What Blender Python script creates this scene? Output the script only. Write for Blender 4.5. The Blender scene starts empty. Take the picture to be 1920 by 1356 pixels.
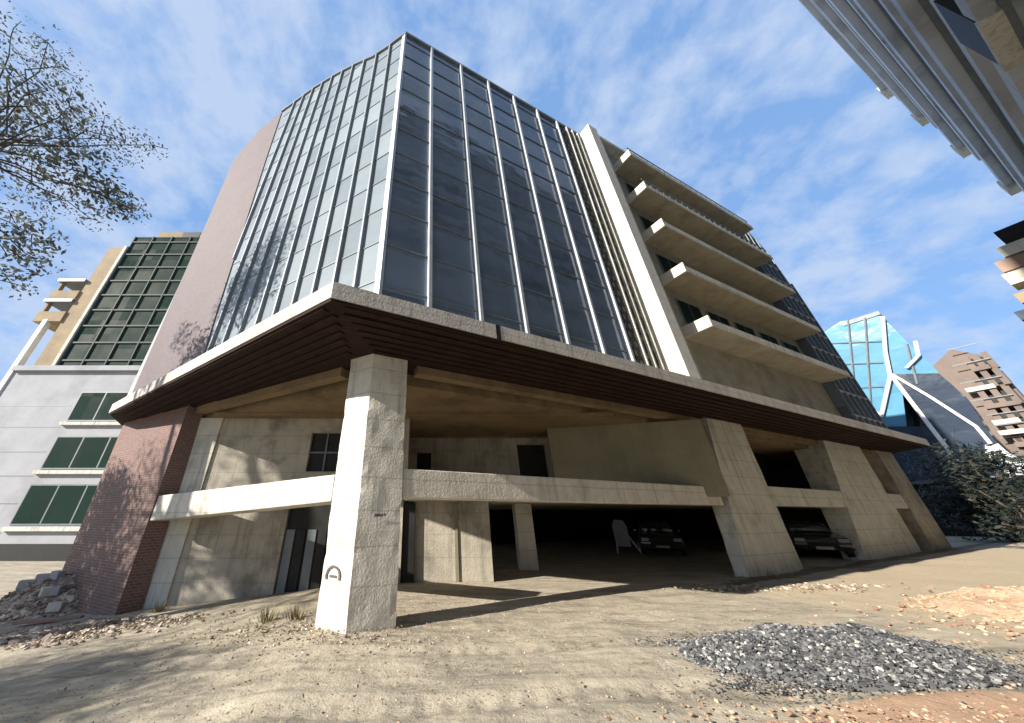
import bpy, bmesh, math, random
from mathutils import Vector, Matrix, noise
random.seed(7)
R = math.radians
scene = bpy.context.scene

# ------------------------------------------------------------------ camera, sky, sun, exposure
FPX, CXP, CYP, HCAM, HOR = 581.0, 815.0, 678.0, 1.7, 969.5
PITCH = math.atan((HOR - CYP) / FPX)
cd = bpy.data.cameras.new('camera'); cam = bpy.data.objects.new('camera', cd)
scene.collection.objects.link(cam); scene.camera = cam
cam.location = (0, 0, HCAM); cam.rotation_euler = (math.pi/2 + PITCH, 0, 0)
cd.sensor_width = 36; cd.lens = 36 * FPX / 1920; cd.shift_x = 145 / 1920
cd.clip_start = 0.05; cd.clip_end = 2000

SUN_EL, SUN_HD = 26.0, -117.0          # heading: clockwise from +Y
w = bpy.data.worlds.new('World'); scene.world = w; w.use_nodes = True
nt = w.node_tree; N = nt.nodes; L = nt.links
N.clear()
wo = N.new('ShaderNodeOutputWorld'); bg = N.new('ShaderNodeBackground'); sky = N.new('ShaderNodeTexSky')
sky.sky_type = 'NISHITA'; sky.sun_disc = False; sky.sun_elevation = R(SUN_EL)
sky.sun_rotation = R(SUN_HD); sky.air_density = 1.0; sky.dust_density = 0.6; sky.ozone_density = 2.2
tc = N.new('ShaderNodeTexCoord'); sep = N.new('ShaderNodeSeparateXYZ'); L.new(tc.outputs['Generated'], sep.inputs[0])
mz = N.new('ShaderNodeMath'); mz.operation = 'ADD'; mz.inputs[1].default_value = 0.45; L.new(sep.outputs[2], mz.inputs[0])
dvx = N.new('ShaderNodeMath'); dvx.operation = 'DIVIDE'; L.new(sep.outputs[0], dvx.inputs[0]); L.new(mz.outputs[0], dvx.inputs[1])
dvy = N.new('ShaderNodeMath'); dvy.operation = 'DIVIDE'; L.new(sep.outputs[1], dvy.inputs[0]); L.new(mz.outputs[0], dvy.inputs[1])
cmb = N.new('ShaderNodeCombineXYZ'); L.new(dvx.outputs[0], cmb.inputs[0]); L.new(dvy.outputs[0], cmb.inputs[1])
n1 = N.new('ShaderNodeTexNoise'); n1.inputs['Scale'].default_value = 12.0; n1.inputs['Detail'].default_value = 7; n1.inputs['Roughness'].default_value = .58
n1.inputs['Distortion'].default_value = .15
L.new(cmb.outputs[0], n1.inputs['Vector'])
n2 = N.new('ShaderNodeTexNoise'); n2.inputs['Scale'].default_value = 2.6; n2.inputs['Detail'].default_value = 3
L.new(cmb.outputs[0], n2.inputs['Vector'])
lef = N.new('ShaderNodeMath'); lef.operation = 'MULTIPLY_ADD'; L.new(sep.outputs[0], lef.inputs[0]); lef.inputs[1].default_value = -.05; L.new(n2.outputs[0], lef.inputs[2])
ad = N.new('ShaderNodeMath'); ad.operation = 'MULTIPLY_ADD'; L.new(lef.outputs[0], ad.inputs[0]); ad.inputs[1].default_value = .70; L.new(n1.outputs[0], ad.inputs[2])
cr = N.new('ShaderNodeValToRGB'); cr.color_ramp.elements[0].position = .70; cr.color_ramp.elements[1].position = 1.04
cr.color_ramp.elements[0].color = (.04,.04,.04,1); cr.color_ramp.elements[1].color = (.82,.82,.82,1)
L.new(ad.outputs[0], cr.inputs[0])
m0 = N.new('ShaderNodeMixRGB'); m0.inputs[0].default_value = .78; L.new(sky.outputs[0], m0.inputs[1]); m0.inputs[2].default_value = (.98, 1.9, 3.65, 1)
mx = N.new('ShaderNodeMixRGB'); L.new(cr.outputs[0], mx.inputs[0]); L.new(m0.outputs[0], mx.inputs[1])
mx.inputs[2].default_value = (2.45, 2.95, 3.85, 1)
L.new(mx.outputs[0], bg.inputs[0]); bg.inputs[1].default_value = 0.112
L.new(bg.outputs[0], wo.inputs[0])
sd = bpy.data.lights.new('sun', 'SUN'); so = bpy.data.objects.new('sun', sd); scene.collection.objects.link(so)
sd.energy = 4.6; sd.angle = R(0.6); sd.color = (1, .93, .83)
sv = Vector((math.sin(R(SUN_HD))*math.cos(R(SUN_EL)), math.cos(R(SUN_HD))*math.cos(R(SUN_EL)), math.sin(R(SUN_EL))))
so.rotation_euler = sv.to_track_quat('Z', 'Y').to_euler()
scene.view_settings.view_transform = 'Standard'; scene.view_settings.look = 'None'
scene.view_settings.exposure = 1.1; scene.view_settings.gamma = 1
scene.render.engine = 'CYCLES'
try:
    scene.cycles.max_bounces = 10; scene.cycles.diffuse_bounces = 7; scene.cycles.use_denoising = True
except Exception: pass

# ------------------------------------------------------------------ surveying helpers (photo ray -> real plane)
SP, CP = math.sin(PITCH), math.cos(PITCH)
EYE = Vector((0, 0, HCAM))
def ray(x, y):
    v = (x - CXP) / FPX; u = (CYP - y) / FPX
    return Vector((v, CP - SP*u, SP + CP*u))
def gp(x, y, z=0.0):
    r = ray(x, y); return EYE + r * ((z - HCAM) / r.z)
def hd(vx):
    r = ray(vx, HOR); r.z = 0; return r.normalized()

class Frame:      # vertical plane: s along d, z up, o outward along n
    def __init__(f, O, d, n): f.O, f.d, f.n = Vector(O), Vector(d).normalized(), Vector(n).normalized()
    def w(f, s, z, o=0.0): return f.O + f.d*s + f.n*o + Vector((0, 0, z))
    def pl(f, x, y, o=0.0):
        r = ray(x, y); O = f.O + f.n*o; t = (O - EYE).dot(f.n) / r.dot(f.n)
        Q = EYE + r*t; return ((Q - O).dot(f.d), Q.z)
O0 = gp(648, 1187)
dR = hd(2300); nR = Vector((dR.y, -dR.x, 0))
dL = hd(-400); nL = -Vector((dL.y, -dL.x, 0))
FR = Frame(O0, dR, nR); FL = Frame(O0, dL, nL)

# ------------------------------------------------------------------ materials
def mat(name, col, rough=.8, col2=None, nscale=3.0, bump=0.0, bscale=30.0, metal=0.0, spec=.3, stain=None, stain_scale=.6, coord='Object', detail=6, stretch=None, streak=0.0):
    m = bpy.data.materials.new(name); m.use_nodes = True
    t = m.node_tree; n = t.nodes; l = t.links; b = n['Principled BSDF']
    b.inputs['Roughness'].default_value = rough; b.inputs['Metallic'].default_value = metal
    b.inputs['Specular IOR Level'].default_value = spec
    b.inputs['Base Color'].default_value = (*col, 1)
    c = n.new('ShaderNodeTexCoord'); vec = c.outputs[coord]
    if stretch:
        mp = n.new('ShaderNodeMapping'); mp.inputs['Scale'].default_value = stretch; l.new(vec, mp.inputs[0]); vec = mp.outputs[0]
    out = None
    if col2:
        x = n.new('ShaderNodeTexNoise'); x.inputs['Scale'].default_value = nscale; x.inputs['Detail'].default_value = detail; x.inputs['Roughness'].default_value = .65
        l.new(vec, x.inputs['Vector'])
        r = n.new('ShaderNodeValToRGB'); r.color_ramp.elements[0].position = .35; r.color_ramp.elements[1].position = .65
        r.color_ramp.elements[0].color = (*col, 1); r.color_ramp.elements[1].color = (*col2, 1)
        l.new(x.outputs[0], r.inputs[0]); out = r.outputs[0]
        if stain:
            y = n.new('ShaderNodeTexNoise'); y.inputs['Scale'].default_value = stain_scale; y.inputs['Detail'].default_value = 8; y.inputs['Roughness'].default_value = .7
            l.new(vec, y.inputs['Vector'])
            r2 = n.new('ShaderNodeValToRGB'); r2.color_ramp.elements[0].position = .52; r2.color_ramp.elements[1].position = .72
            r2.color_ramp.elements[0].color = (0,0,0,1); r2.color_ramp.elements[1].color = (.8,.8,.8,1)
            l.new(y.outputs[0], r2.inputs[0])
            q = n.new('ShaderNodeMixRGB'); l.new(r2.outputs[0], q.inputs[0]); l.new(out, q.inputs[1]); q.inputs[2].default_value = (*stain, 1)
            out = q.outputs[0]
        if streak:
            sm_ = n.new('ShaderNodeMapping'); sm_.inputs['Scale'].default_value = (3.2, 3.2, .22); l.new(c.outputs[coord], sm_.inputs[0])
            sn_ = n.new('ShaderNodeTexNoise'); sn_.inputs['Scale'].default_value = 1.6; sn_.inputs['Detail'].default_value = 7; sn_.inputs['Roughness'].default_value = .7; l.new(sm_.outputs[0], sn_.inputs['Vector'])
            r3 = n.new('ShaderNodeValToRGB'); r3.color_ramp.elements[0].position = .50; r3.color_ramp.elements[1].position = .70
            r3.color_ramp.elements[0].color = (0,0,0,1); r3.color_ramp.elements[1].color = (streak,)*3+(1,); l.new(sn_.outputs[0], r3.inputs[0])
            q3 = n.new('ShaderNodeMixRGB'); l.new(r3.outputs[0], q3.inputs[0]); l.new(out, q3.inputs[1]); q3.inputs[2].default_value = (.17,.15,.125,1); out = q3.outputs[0]
            wv = n.new('ShaderNodeTexWave'); wv.bands_direction = 'Z'; wv.inputs['Scale'].default_value = .52; wv.inputs['Distortion'].default_value = .25; l.new(c.outputs[coord], wv.inputs['Vector'])
            r4 = n.new('ShaderNodeValToRGB'); r4.color_ramp.elements[0].position = .0; r4.color_ramp.elements[1].position = .012
            r4.color_ramp.elements[0].color = (.35,)*3+(1,); r4.color_ramp.elements[1].color = (0,0,0,1); l.new(wv.outputs[1], r4.inputs[0])
            q4 = n.new('ShaderNodeMixRGB'); l.new(r4.outputs[0], q4.inputs[0]); l.new(out, q4.inputs[1]); q4.inputs[2].default_value = (.20,.18,.15,1); out = q4.outputs[0]
        l.new(out, b.inputs['Base Color'])
    if bump:
        z = n.new('ShaderNodeTexNoise'); z.inputs['Scale'].default_value = bscale; z.inputs['Detail'].default_value = 8
        l.new(vec, z.inputs['Vector'])
        bp = n.new('ShaderNodeBump'); bp.inputs['Strength'].default_value = bump; bp.inputs['Distance'].default_value = .03
        l.new(z.outputs[0], bp.inputs['Height']); l.new(bp.outputs[0], b.inputs['Normal'])
    return m

def tilemat(name, c1, c2, mortar, bw, bh, ms, rough=.5, bump=.4, noise_mix=.5, wear=None, offset=.5):
    m = bpy.data.materials.new(name); m.use_nodes = True
    t = m.node_tree; n = t.nodes; l = t.links; b = n['Principled BSDF']; b.inputs['Roughness'].default_value = rough
    b.inputs['Specular IOR Level'].default_value = .12
    c = n.new('ShaderNodeTexCoord')
    br = n.new('ShaderNodeTexBrick'); br.inputs['Color1'].default_value = (*c1,1); br.inputs['Color2'].default_value = (*c2,1)
    br.inputs['Mortar'].default_value = (*mortar,1); br.inputs['Scale'].default_value = 1; br.offset = offset
    br.inputs['Brick Width'].default_value = bw; br.inputs['Row Height'].default_value = bh; br.inputs['Mortar Size'].default_value = ms
    l.new(c.outputs['UV'], br.inputs['Vector'])
    x = n.new('ShaderNodeTexNoise'); x.inputs['Scale'].default_value = .9; x.inputs['Detail'].default_value = 8; x.inputs['Roughness'].default_value = .7
    l.new(c.outputs['Object'], x.inputs['Vector'])
    r = n.new('ShaderNodeValToRGB'); r.color_ramp.elements[0].position = .4; r.color_ramp.elements[1].position = .68
    r.color_ramp.elements[0].color = (0,0,0,1); r.color_ramp.elements[1].color = (noise_mix,)*3+(1,)
    l.new(x.outputs[0], r.inputs[0])
    q = n.new('ShaderNodeMixRGB'); l.new(r.outputs[0], q.inputs[0]); l.new(br.outputs['Color'], q.inputs[1]); q.inputs[2].default_value = (*(wear or c2),1)
    l.new(q.outputs[0], b.inputs['Base Color'])
    bp = n.new('ShaderNodeBump'); bp.inputs['Strength'].default_value = bump; bp.inputs['Distance'].default_value = .02; bp.invert = True
    l.new(br.outputs['Fac'], bp.inputs['Height']); l.new(bp.outputs[0], b.inputs['Normal'])
    return m

def glassmat(name, col, dust, fac, rough=.08, wob=.15, pane=1.5, ior=1.9):
    """opaque reflective curtain-wall glass with a dusty film, slight waviness, tone varying pane by pane"""
    m = bpy.data.materials.new(name); m.use_nodes = True
    t = m.node_tree; n = t.nodes; l = t.links; b = n['Principled BSDF']
    b.inputs['Base Color'].default_value = (*col,1); b.inputs['Roughness'].default_value = rough
    b.inputs['Specular IOR Level'].default_value = .8; b.inputs['IOR'].default_value = ior
    c = n.new('ShaderNodeTexCoord')
    wn = n.new('ShaderNodeTexWhiteNoise'); wn.noise_dimensions = '2D'
    sn = n.new('ShaderNodeVectorMath'); sn.operation = 'SNAP'; sn.inputs[1].default_value = (pane, 1.5, 1)
    l.new(c.outputs['UV'], sn.inputs[0]); l.new(sn.outputs[0], wn.inputs['Vector'])
    x = n.new('ShaderNodeTexNoise'); x.inputs['Scale'].default_value = .35; x.inputs['Detail'].default_value = 7; x.inputs['Roughness'].default_value = .7
    l.new(c.outputs['UV'], x.inputs['Vector'])
    mm = n.new('ShaderNodeMath'); mm.operation = 'MULTIPLY_ADD'; l.new(wn.outputs['Value'], mm.inputs[0]); mm.inputs[1].default_value = .45
    l.new(x.outputs[0], mm.inputs[2])
    r = n.new('ShaderNodeMapRange'); r.inputs[1].default_value = .35; r.inputs[2].default_value = 1.0; r.inputs[3].default_value = fac*.5; r.inputs[4].default_value = min(1, fac*1.5)
    l.new(mm.outputs[0], r.inputs[0])
    d = n.new('ShaderNodeBsdfDiffuse'); d.inputs[0].default_value = (*dust,1)
    ms = n.new('ShaderNodeMixShader'); l.new(r.outputs[0], ms.inputs[0]); l.new(b.outputs[0], ms.inputs[1]); l.new(d.outputs[0], ms.inputs[2])
    l.new(ms.outputs[0], n['Material Output'].inputs[0])
    z = n.new('ShaderNodeTexNoise'); z.inputs['Scale'].default_value = .8; z.inputs['Detail'].default_value = 2
    l.new(c.outputs['UV'], z.inputs['Vector'])
    bp = n.new('ShaderNodeBump'); bp.inputs['Strength'].default_value = wob; bp.inputs['Distance'].default_value = .08
    l.new(z.outputs[0], bp.inputs['Height'])
    v1 = n.new('ShaderNodeVectorMath'); v1.operation = 'SUBTRACT'; l.new(wn.outputs['Color'], v1.inputs[0]); v1.inputs[1].default_value = (.5,.5,.5)
    v2 = n.new('ShaderNodeVectorMath'); v2.operation = 'SCALE'; l.new(v1.outputs[0], v2.inputs[0]); v2.inputs['Scale'].default_value = .035
    v3 = n.new('ShaderNodeVectorMath'); v3.operation = 'ADD'; l.new(bp.outputs[0], v3.inputs[0]); l.new(v2.outputs[0], v3.inputs[1])
    v4 = n.new('ShaderNodeVectorMath'); v4.operation = 'NORMALIZE'; l.new(v3.outputs[0], v4.inputs[0]); l.new(v4.outputs[0], b.inputs['Normal'])
    return m

M = {}
M['conc'] = mat('cream_concrete', (.68,.655,.58), .85, (.58,.56,.49), 5, .35, 25, stain=(.36,.32,.26), stain_scale=.9, streak=.55)
M['conc_beam'] = mat('cream_painted_beam', (.68,.64,.55), .8, (.57,.54,.46), 4, .35, 18, stain=(.40,.36,.30), stain_scale=1.5, streak=.5)
M['fascia'] = mat('canopy_edge_concrete', (.58,.54,.48), .85, (.48,.45,.40), 2.5, .4, 20, stain=(.32,.28,.24), stain_scale=1.2, streak=.6)
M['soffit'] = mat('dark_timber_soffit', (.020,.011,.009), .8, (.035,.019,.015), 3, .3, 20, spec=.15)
M['ceil'] = mat('tan_ceiling', (.25,.18,.10), .9, (.18,.13,.075), 1.3, .2, 10, stain=(.08,.055,.035), stain_scale=.5)
M['wall'] = mat('stained_plaster', (.46,.42,.34), .9, (.36,.33,.27), 1.6, .4, 22, stain=(.15,.13,.10), stain_scale=.8, streak=.6)
M['olive'] = mat('olive_plaster', (.27,.25,.17), .9, (.22,.205,.135), 1.2, .2, 12, streak=.4)
M['pale'] = mat('grey_plaster', (.63,.62,.54), .9, (.54,.53,.46), 2, .3, 20, stain=(.30,.28,.23), stain_scale=.8, streak=.6)
M['brown'] = tilemat('brown_mosaic_tile', (.15,.085,.068), (.20,.125,.105), (.27,.21,.185), .15, .075, .009, .6, .5, .5, (.22,.16,.155))
M['brownup'] = tilemat('mauve_mosaic_tile', (.115,.090,.092), (.15,.118,.12), (.20,.175,.175), .15, .075, .009, .6, .5, .45, (.17,.15,.152))
M['lattice'] = tilemat('perforated_block', (.30,.28,.22), (.22,.21,.18), (.05,.05,.05), .34, .42, .10, .8, .8, .3)
M['glassR'] = glassmat('dark_blue_glass', (.012,.02,.035), (.20,.26,.33), .46, .05, .25, 1.67)
M['glassL'] = glassmat('dusty_grey_glass', (.03,.045,.055), (.26,.30,.33), .85, .2, .25, .88)
M['alu'] = mat('aluminium', (.50,.53,.55), .45, (.38,.41,.44), 2, 0, metal=.3, spec=.5)
M['alul'] = mat('dull_aluminium', (.26,.29,.31), .55, (.18,.205,.225), 6, 0, metal=.2, spec=.4)
M['alud'] = mat('weathered_dark_aluminium', (.12,.14,.155), .5, (.17,.19,.20), 2, 0, spec=.5)
M['balc'] = mat('balcony_soffit_paint', (.44,.40,.30), .9, (.35,.31,.23), 1.5, .2, 10, stain=(.19,.165,.115), stain_scale=.5)
M['slab'] = mat('slab_edge_paint', (.62,.57,.47), .8, (.5,.46,.38), 4, .3, 18)
M['fin'] = mat('white_painted_fin', (.72,.69,.62), .75, (.60,.57,.51), 3, .2, 15)
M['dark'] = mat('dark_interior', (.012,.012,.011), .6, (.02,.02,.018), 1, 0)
M['dkgreen'] = glassmat('dark_green_glass', (.004,.012,.010), (.022,.042,.034), .75, .5, .15, 1.4, 1.12)
M['greyw'] = mat('grey_render', (.38,.385,.40), .85, (.31,.315,.33), .5, .15, 5, stain=(.27,.27,.29), stain_scale=.25)
M['greyt'] = mat('tower_grey_render', (.56,.60,.64), .85, (.48,.52,.56), .4, .2, 5, stain=(.18,.18,.18), stain_scale=.25)
M['tglass'] = glassmat('tower_slate_glass', (.02,.03,.035), (.07,.085,.095), .5, .12, .2, 1.5)
M['blue'] = glassmat('light_blue_glass', (.03,.12,.20), (.11,.28,.40), .85, .12, .3, 2.0)
M['navy'] = glassmat('navy_glass', (.008,.014,.028), (.02,.035,.06), .5, .15, .3, 2.0)
M['white'] = mat('white_steel', (.80,.80,.77), .5, (.70,.70,.68), 2)
M['tan'] = mat('tan_render', (.34,.26,.16), .85, (.25,.19,.12), .8, .2, 5)
M['salmon'] = mat('salmon_render', (.38,.25,.19), .85, (.26,.19,.15), .6, .2, 5)
M['fbrown'] = mat('far_brown_render', (.20,.155,.13), .9, (.14,.115,.10), .3)
M['dkframe'] = mat('dull_green_frame', (.07,.085,.075), .7, (.05,.06,.055), 2)
M['black'] = mat('black_rubber', (.015,.015,.015), .8)
M['mark'] = mat('faded_black_paint', (.07,.065,.065), .9, (.15,.14,.13), 14)

def groundmat():
    m = bpy.data.materials.new('dusty_ground'); m.use_nodes = True
    t = m.node_tree; n = t.nodes; l = t.links; b = n['Principled BSDF']; b.inputs['Roughness'].default_value = .95
    b.inputs['Specular IOR Level'].default_value = .15
    c = n.new('ShaderNodeTexCoord')
    def nz(s, d=8, r=.65, st=None):
        v = c.outputs['Object']
        if st:
            mp = n.new('ShaderNodeMapping'); mp.inputs['Scale'].default_value = st; mp.inputs['Rotation'].default_value = (0,0,R(-8)); l.new(v, mp.inputs[0]); v = mp.outputs[0]
        x = n.new('ShaderNodeTexNoise'); x.inputs['Scale'].default_value = s; x.inputs['Detail'].default_value = d; x.inputs['Roughness'].default_value = r
        l.new(v, x.inputs['Vector']); return x.outputs[0]
    def ramp(v, a, bb, ca, cb):
        r = n.new('ShaderNodeValToRGB'); r.color_ramp.elements[0].position = a; r.color_ramp.elements[1].position = bb
        r.color_ramp.elements[0].color = (*ca,1); r.color_ramp.elements[1].color = (*cb,1); l.new(v, r.inputs[0]); return r.outputs[0]
    def mixc(f, a, bcol):
        q = n.new('ShaderNodeMixRGB'); l.new(f, q.inputs[0]); l.new(a, q.inputs[1]); q.inputs[2].default_value = (*bcol,1); return q.outputs[0]
    base = ramp(nz(.9, 8, .7, (1, 2.2, 1)), .35, .68, (.36,.315,.24), (.49,.43,.33))
    base = mixc(ramp(nz(2.3, 6, .6, (.7,1.8,1)), .52, .66, (0,0,0), (.65,)*3), base, (.23,.205,.165))
    base = mixc(ramp(nz(1.1, 9, .72, (.45,2.6,1)), .50, .62, (0,0,0), (.75,)*3), base, (.20,.178,.14))
    base = mixc(ramp(nz(.8, 9, .7, (.5,2.2,1)), .55, .66, (0,0,0), (.7,)*3), base, (.54,.48,.37))
    base = mixc(ramp(nz(14), .56, .70, (0,0,0), (.7,)*3), base, (.17,.14,.10))
    base = mixc(ramp(nz(40, 4), .62, .72, (0,0,0), (.8,)*3), base, (.50,.45,.36))
    at = n.new('ShaderNodeAttribute'); at.attribute_name = 'zones'; sp_ = n.new('ShaderNodeSeparateColor'); l.new(at.outputs['Color'], sp_.inputs[0])
    def masked(ch, col, lo, hi, s):
        mu = n.new('ShaderNodeMath'); mu.operation = 'MULTIPLY_ADD'; l.new(nz(s), mu.inputs[0]); mu.inputs[1].default_value = .9
        l.new(sp_.outputs[ch], mu.inputs[2]); return ramp(mu.outputs[0], lo, hi, (0,0,0), (.9,)*3)
    base = mixc(masked(0, None, .85, 1.3, 5), base, (.44,.29,.19))       # red laterite
    base = mixc(masked(1, None, .85, 1.1, 3), base, (.47,.39,.275))        # pale sand
    base = mixc(masked(2, None, .85, 1.1, 5), base, (.15,.125,.09))        # contact shade along the pier feet, put into the ground colour
    l.new(base, b.inputs['Base Color'])
    ad = n.new('ShaderNodeMath'); ad.operation = 'MULTIPLY_ADD'; l.new(nz(45, 4), ad.inputs[0]); ad.inputs[1].default_value = .35; l.new(nz(6, 8), ad.inputs[2])
    bp = n.new('ShaderNodeBump'); bp.inputs['Strength'].default_value = .6; bp.inputs['Distance'].default_value = .05
    l.new(ad.outputs[0], bp.inputs['Height']); l.new(bp.outputs[0], b.inputs['Normal'])
    return m
M['ground'] = groundmat()
def stonemat(name, cols, rough=.85):
    m = bpy.data.materials.new(name); m.use_nodes = True
    t = m.node_tree; n = t.nodes; l = t.links; b = n['Principled BSDF']; b.inputs['Roughness'].default_value = rough
    g = n.new('ShaderNodeNewGeometry'); r = n.new('ShaderNodeValToRGB')
    els = r.color_ramp.elements
    for i, (p, c) in enumerate(cols):
        e = els[i] if i < 2 else els.new(p)
        e.position = p; e.color = (*c, 1)
    l.new(g.outputs['Random Per Island'], r.inputs[0]); l.new(r.outputs[0], b.inputs['Base Color'])
    return m
M['gravel'] = stonemat('gravel_stone', [(0,(.030,.030,.031)),(1,(.50,.48,.44)),(.5,(.095,.097,.10)),(.88,(.20,.20,.20))])
M['rubble'] = stonemat('rubble_stone', [(0,(.16,.11,.08)),(1,(.62,.55,.46)),(.4,(.30,.23,.18)),(.75,(.42,.35,.28))])
M['redrub'] = stonemat('red_rubble', [(0,(.24,.13,.08)),(1,(.60,.50,.38)),(.5,(.42,.28,.19)),(.8,(.52,.40,.28))])
M['litter'] = stonemat('leaf_litter', [(0,(.14,.10,.05)),(1,(.46,.38,.22)),(.5,(.26,.20,.10)),(.8,(.17,.19,.08))])
def leafmat(name, cols):
    m = stonemat(name, cols, .6); t = m.node_tree; b = t.nodes['Principled BSDF']
    tr = t.nodes.new('ShaderNodeBsdfTranslucent'); ms = t.nodes.new('ShaderNodeMixShader'); ms.inputs[0].default_value = .22
    rr = [x for x in t.nodes if x.type == 'VALTORGB'][0]
    t.links.new(rr.outputs[0], tr.inputs[0]); t.links.new(b.outputs[0], ms.inputs[1]); t.links.new(tr.outputs[0], ms.inputs[2])
    t.links.new(ms.outputs[0], t.nodes['Material Output'].inputs[0]); return m
M['leaf'] = leafmat('leaves', [(0,(.04,.05,.045)),(1,(.36,.37,.33)),(.5,(.10,.115,.10)),(.8,(.20,.215,.185))])
M['shaded_leaf'] = leafmat('shaded_leaves', [(0,(.008,.012,.008)),(1,(.05,.055,.035)),(.5,(.014,.02,.012)),(.8,(.025,.032,.018))])  # near-black: shade among the far right trees is put into the leaf colour
M['bush'] = leafmat('bush_leaves', [(0,(.02,.035,.012)),(1,(.14,.16,.07)),(.5,(.04,.06,.02)),(.8,(.08,.10,.035))])
M['bark'] = mat('bark', (.10,.08,.065), .95, (.06,.05,.04), 8, .6, 20)
def carpaint(name, c):
    m = mat(name, c, .22, spec=.6); m.node_tree.nodes['Principled BSDF'].inputs['Coat Weight'].default_value = .6; return m
M['cardark'] = carpaint('dark_grey_car_paint', (.035,.038,.042)); M['carblk'] = carpaint('black_car_paint', (.02,.022,.025)); M['carred'] = carpaint('maroon_car_paint', (.05,.008,.012))
M['cglass'] = mat('car_glass', (.03,.035,.04), .05, spec=.9)
M['lamp'] = mat('lamp_lens', (.22,.22,.22), .15, spec=.8)
M['tail'] = mat('tail_lens', (.35,.03,.03), .2, spec=.7)
M['chrome'] = mat('wheel_alloy', (.45,.45,.46), .35, metal=.7)

# ------------------------------------------------------------------ mesh helpers
col = scene.collection
class MB:
    def __init__(s): s.v = []; s.f = []; s.uv = []
    def add(s, verts, faces, uvs=None):
        b = len(s.v); s.v += [tuple(p) for p in verts]
        for f in faces:
            s.f.append([b+i for i in f]); s.uv.append([uvs[i] if uvs else (verts[i][0]*.7+verts[i][1]*.7, verts[i][2]) for i in f])
    def box(s, fr, s0, s1, z0, z1, o0, o1):
        P = [(a, z, o) for o in (o0, o1) for z in (z0, z1) for a in (s0, s1)]
        W = [fr.w(a, z, o) for a, z, o in P]; b = len(s.v); s.v += [tuple(p) for p in W]
        for f, k in (((0,1,3,2),0), ((4,6,7,5),0), ((0,4,5,1),1), ((2,3,7,6),1), ((0,2,6,4),2), ((1,5,7,3),2)):
            s.f.append([b+i for i in f])
            s.uv.append([((P[i][0],P[i][1]), (P[i][0],P[i][2]), (P[i][2],P[i][1]))[k] for i in f])
    def prism(s, fr, poly, o0, o1):            # poly in (s,z)
        n = len(poly); b = len(s.v)
        s.v += [tuple(fr.w(a, z, o0)) for a, z in poly] + [tuple(fr.w(a, z, o1)) for a, z in poly]
        s.f.append([b+i for i in range(n)]); s.uv.append(list(poly))
        s.f.append([b+n+i for i in reversed(range(n))]); s.uv.append(list(reversed(poly)))
        for i in range(n):
            j = (i+1) % n; s.f.append([b+i, b+n+i, b+n+j, b+j])
            s.uv.append([(o0,poly[i][1]),(o1,poly[i][1]),(o1,poly[j][1]+.01),(o0,poly[j][1]+.01)])
    def slab(s, pts, z0, z1):                  # plan polygon
        n = len(pts); b = len(s.v)
        s.v += [(p[0],p[1],z0) for p in pts] + [(p[0],p[1],z1) for p in pts]
        s.f.append([b+i for i in range(n)]); s.uv.append([(p[0],p[1]) for p in pts])
        s.f.append([b+n+i for i in range(n)]); s.uv.append([(p[0],p[1]) for p in pts])
        d = 0
        for i in range(n):
            j = (i+1) % n; e = math.dist(pts[i][:2], pts[j][:2])
            s.f.append([b+i, b+j, b+n+j, b+n+i]); s.uv.append([(d,z0),(d+e,z0),(d+e,z1),(d,z1)]); d += e
    def tube(s, a, b_, r0, r1=None, n=8):
        a, b_ = Vector(a), Vector(b_); r1 = r0 if r1 is None else r1
        ax = (b_-a).normalized(); u = ax.orthogonal().normalized(); v = ax.cross(u)
        V = []
        for P, r in ((a, r0), (b_, r1)):
            for i in range(n):
                t = 2*math.pi*i/n; V.append(P + u*math.cos(t)*r + v*math.sin(t)*r)
        s.add(V, [[i, (i+1)%n, n+(i+1)%n, n+i] for i in range(n)] + [list(range(n))[::-1], list(range(n,2*n))])
    def bar(s, a, b_, r, side=None):           # square bar
        s.tube(a, b_, r, r, 4)
    def rock(s, c, r, flat=.7):
        c = Vector(c); q = Matrix.Rotation(random.uniform(0,6.28),3,'Z') @ Matrix.Rotation(random.uniform(-.6,.6),3,'X')
        V = []
        for p in ((1,0,0),(-1,0,0),(0,1,0),(0,-1,0),(0,0,1),(0,0,-1),(.6,.6,.55),(-.6,-.6,.55),(-.6,.6,-.5),(.6,-.6,-.5)):
            k = Vector(p) * random.uniform(.75,1.2); k.z *= flat; V.append(c + (q @ k) * r)
        F = [(0,6,4),(6,2,4),(2,1,4),(1,7,4),(7,3,4),(3,0,4),(0,2,6),(1,3,7),(0,9,5),(9,3,5),(3,1,5),(1,8,5),(8,2,5),(2,0,5),(0,3,9),(1,2,8)]
        s.add(V, F)
    def build(s, name, m, parent=None, smooth=False, bevel=0, label=None):
        me = bpy.data.meshes.new(name); me.from_pydata(s.v, [], s.f); me.materials.append(m)
        uvl = me.uv_layers.new(name='UVMap'); i = 0
        flat = [c for f in s.uv for c in f]
        for p in me.polygons:
            p.use_smooth = smooth
        for k, c in enumerate(flat): uvl.data[k].uv = c
        bm = bmesh.new(); bm.from_mesh(me); bmesh.ops.recalc_face_normals(bm, faces=bm.faces); bm.to_mesh(me); bm.free()
        o = bpy.data.objects.new(name, me); col.objects.link(o)
        if parent: o.parent = parent; o.matrix_parent_inverse = Matrix.Translation(-Vector(parent.location))
        if bevel:
            b = o.modifiers.new('bevel', 'BEVEL'); b.width = bevel; b.segments = 2; b.limit_method = 'ANGLE'
        if label: o['label'] = label
        return o
def tag(o, label=None, cat=None, group=None, kind=None):
    for k, v in (('label',label),('category',cat),('group',group),('kind',kind)):
        if v: o[k] = v
    return o
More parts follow.
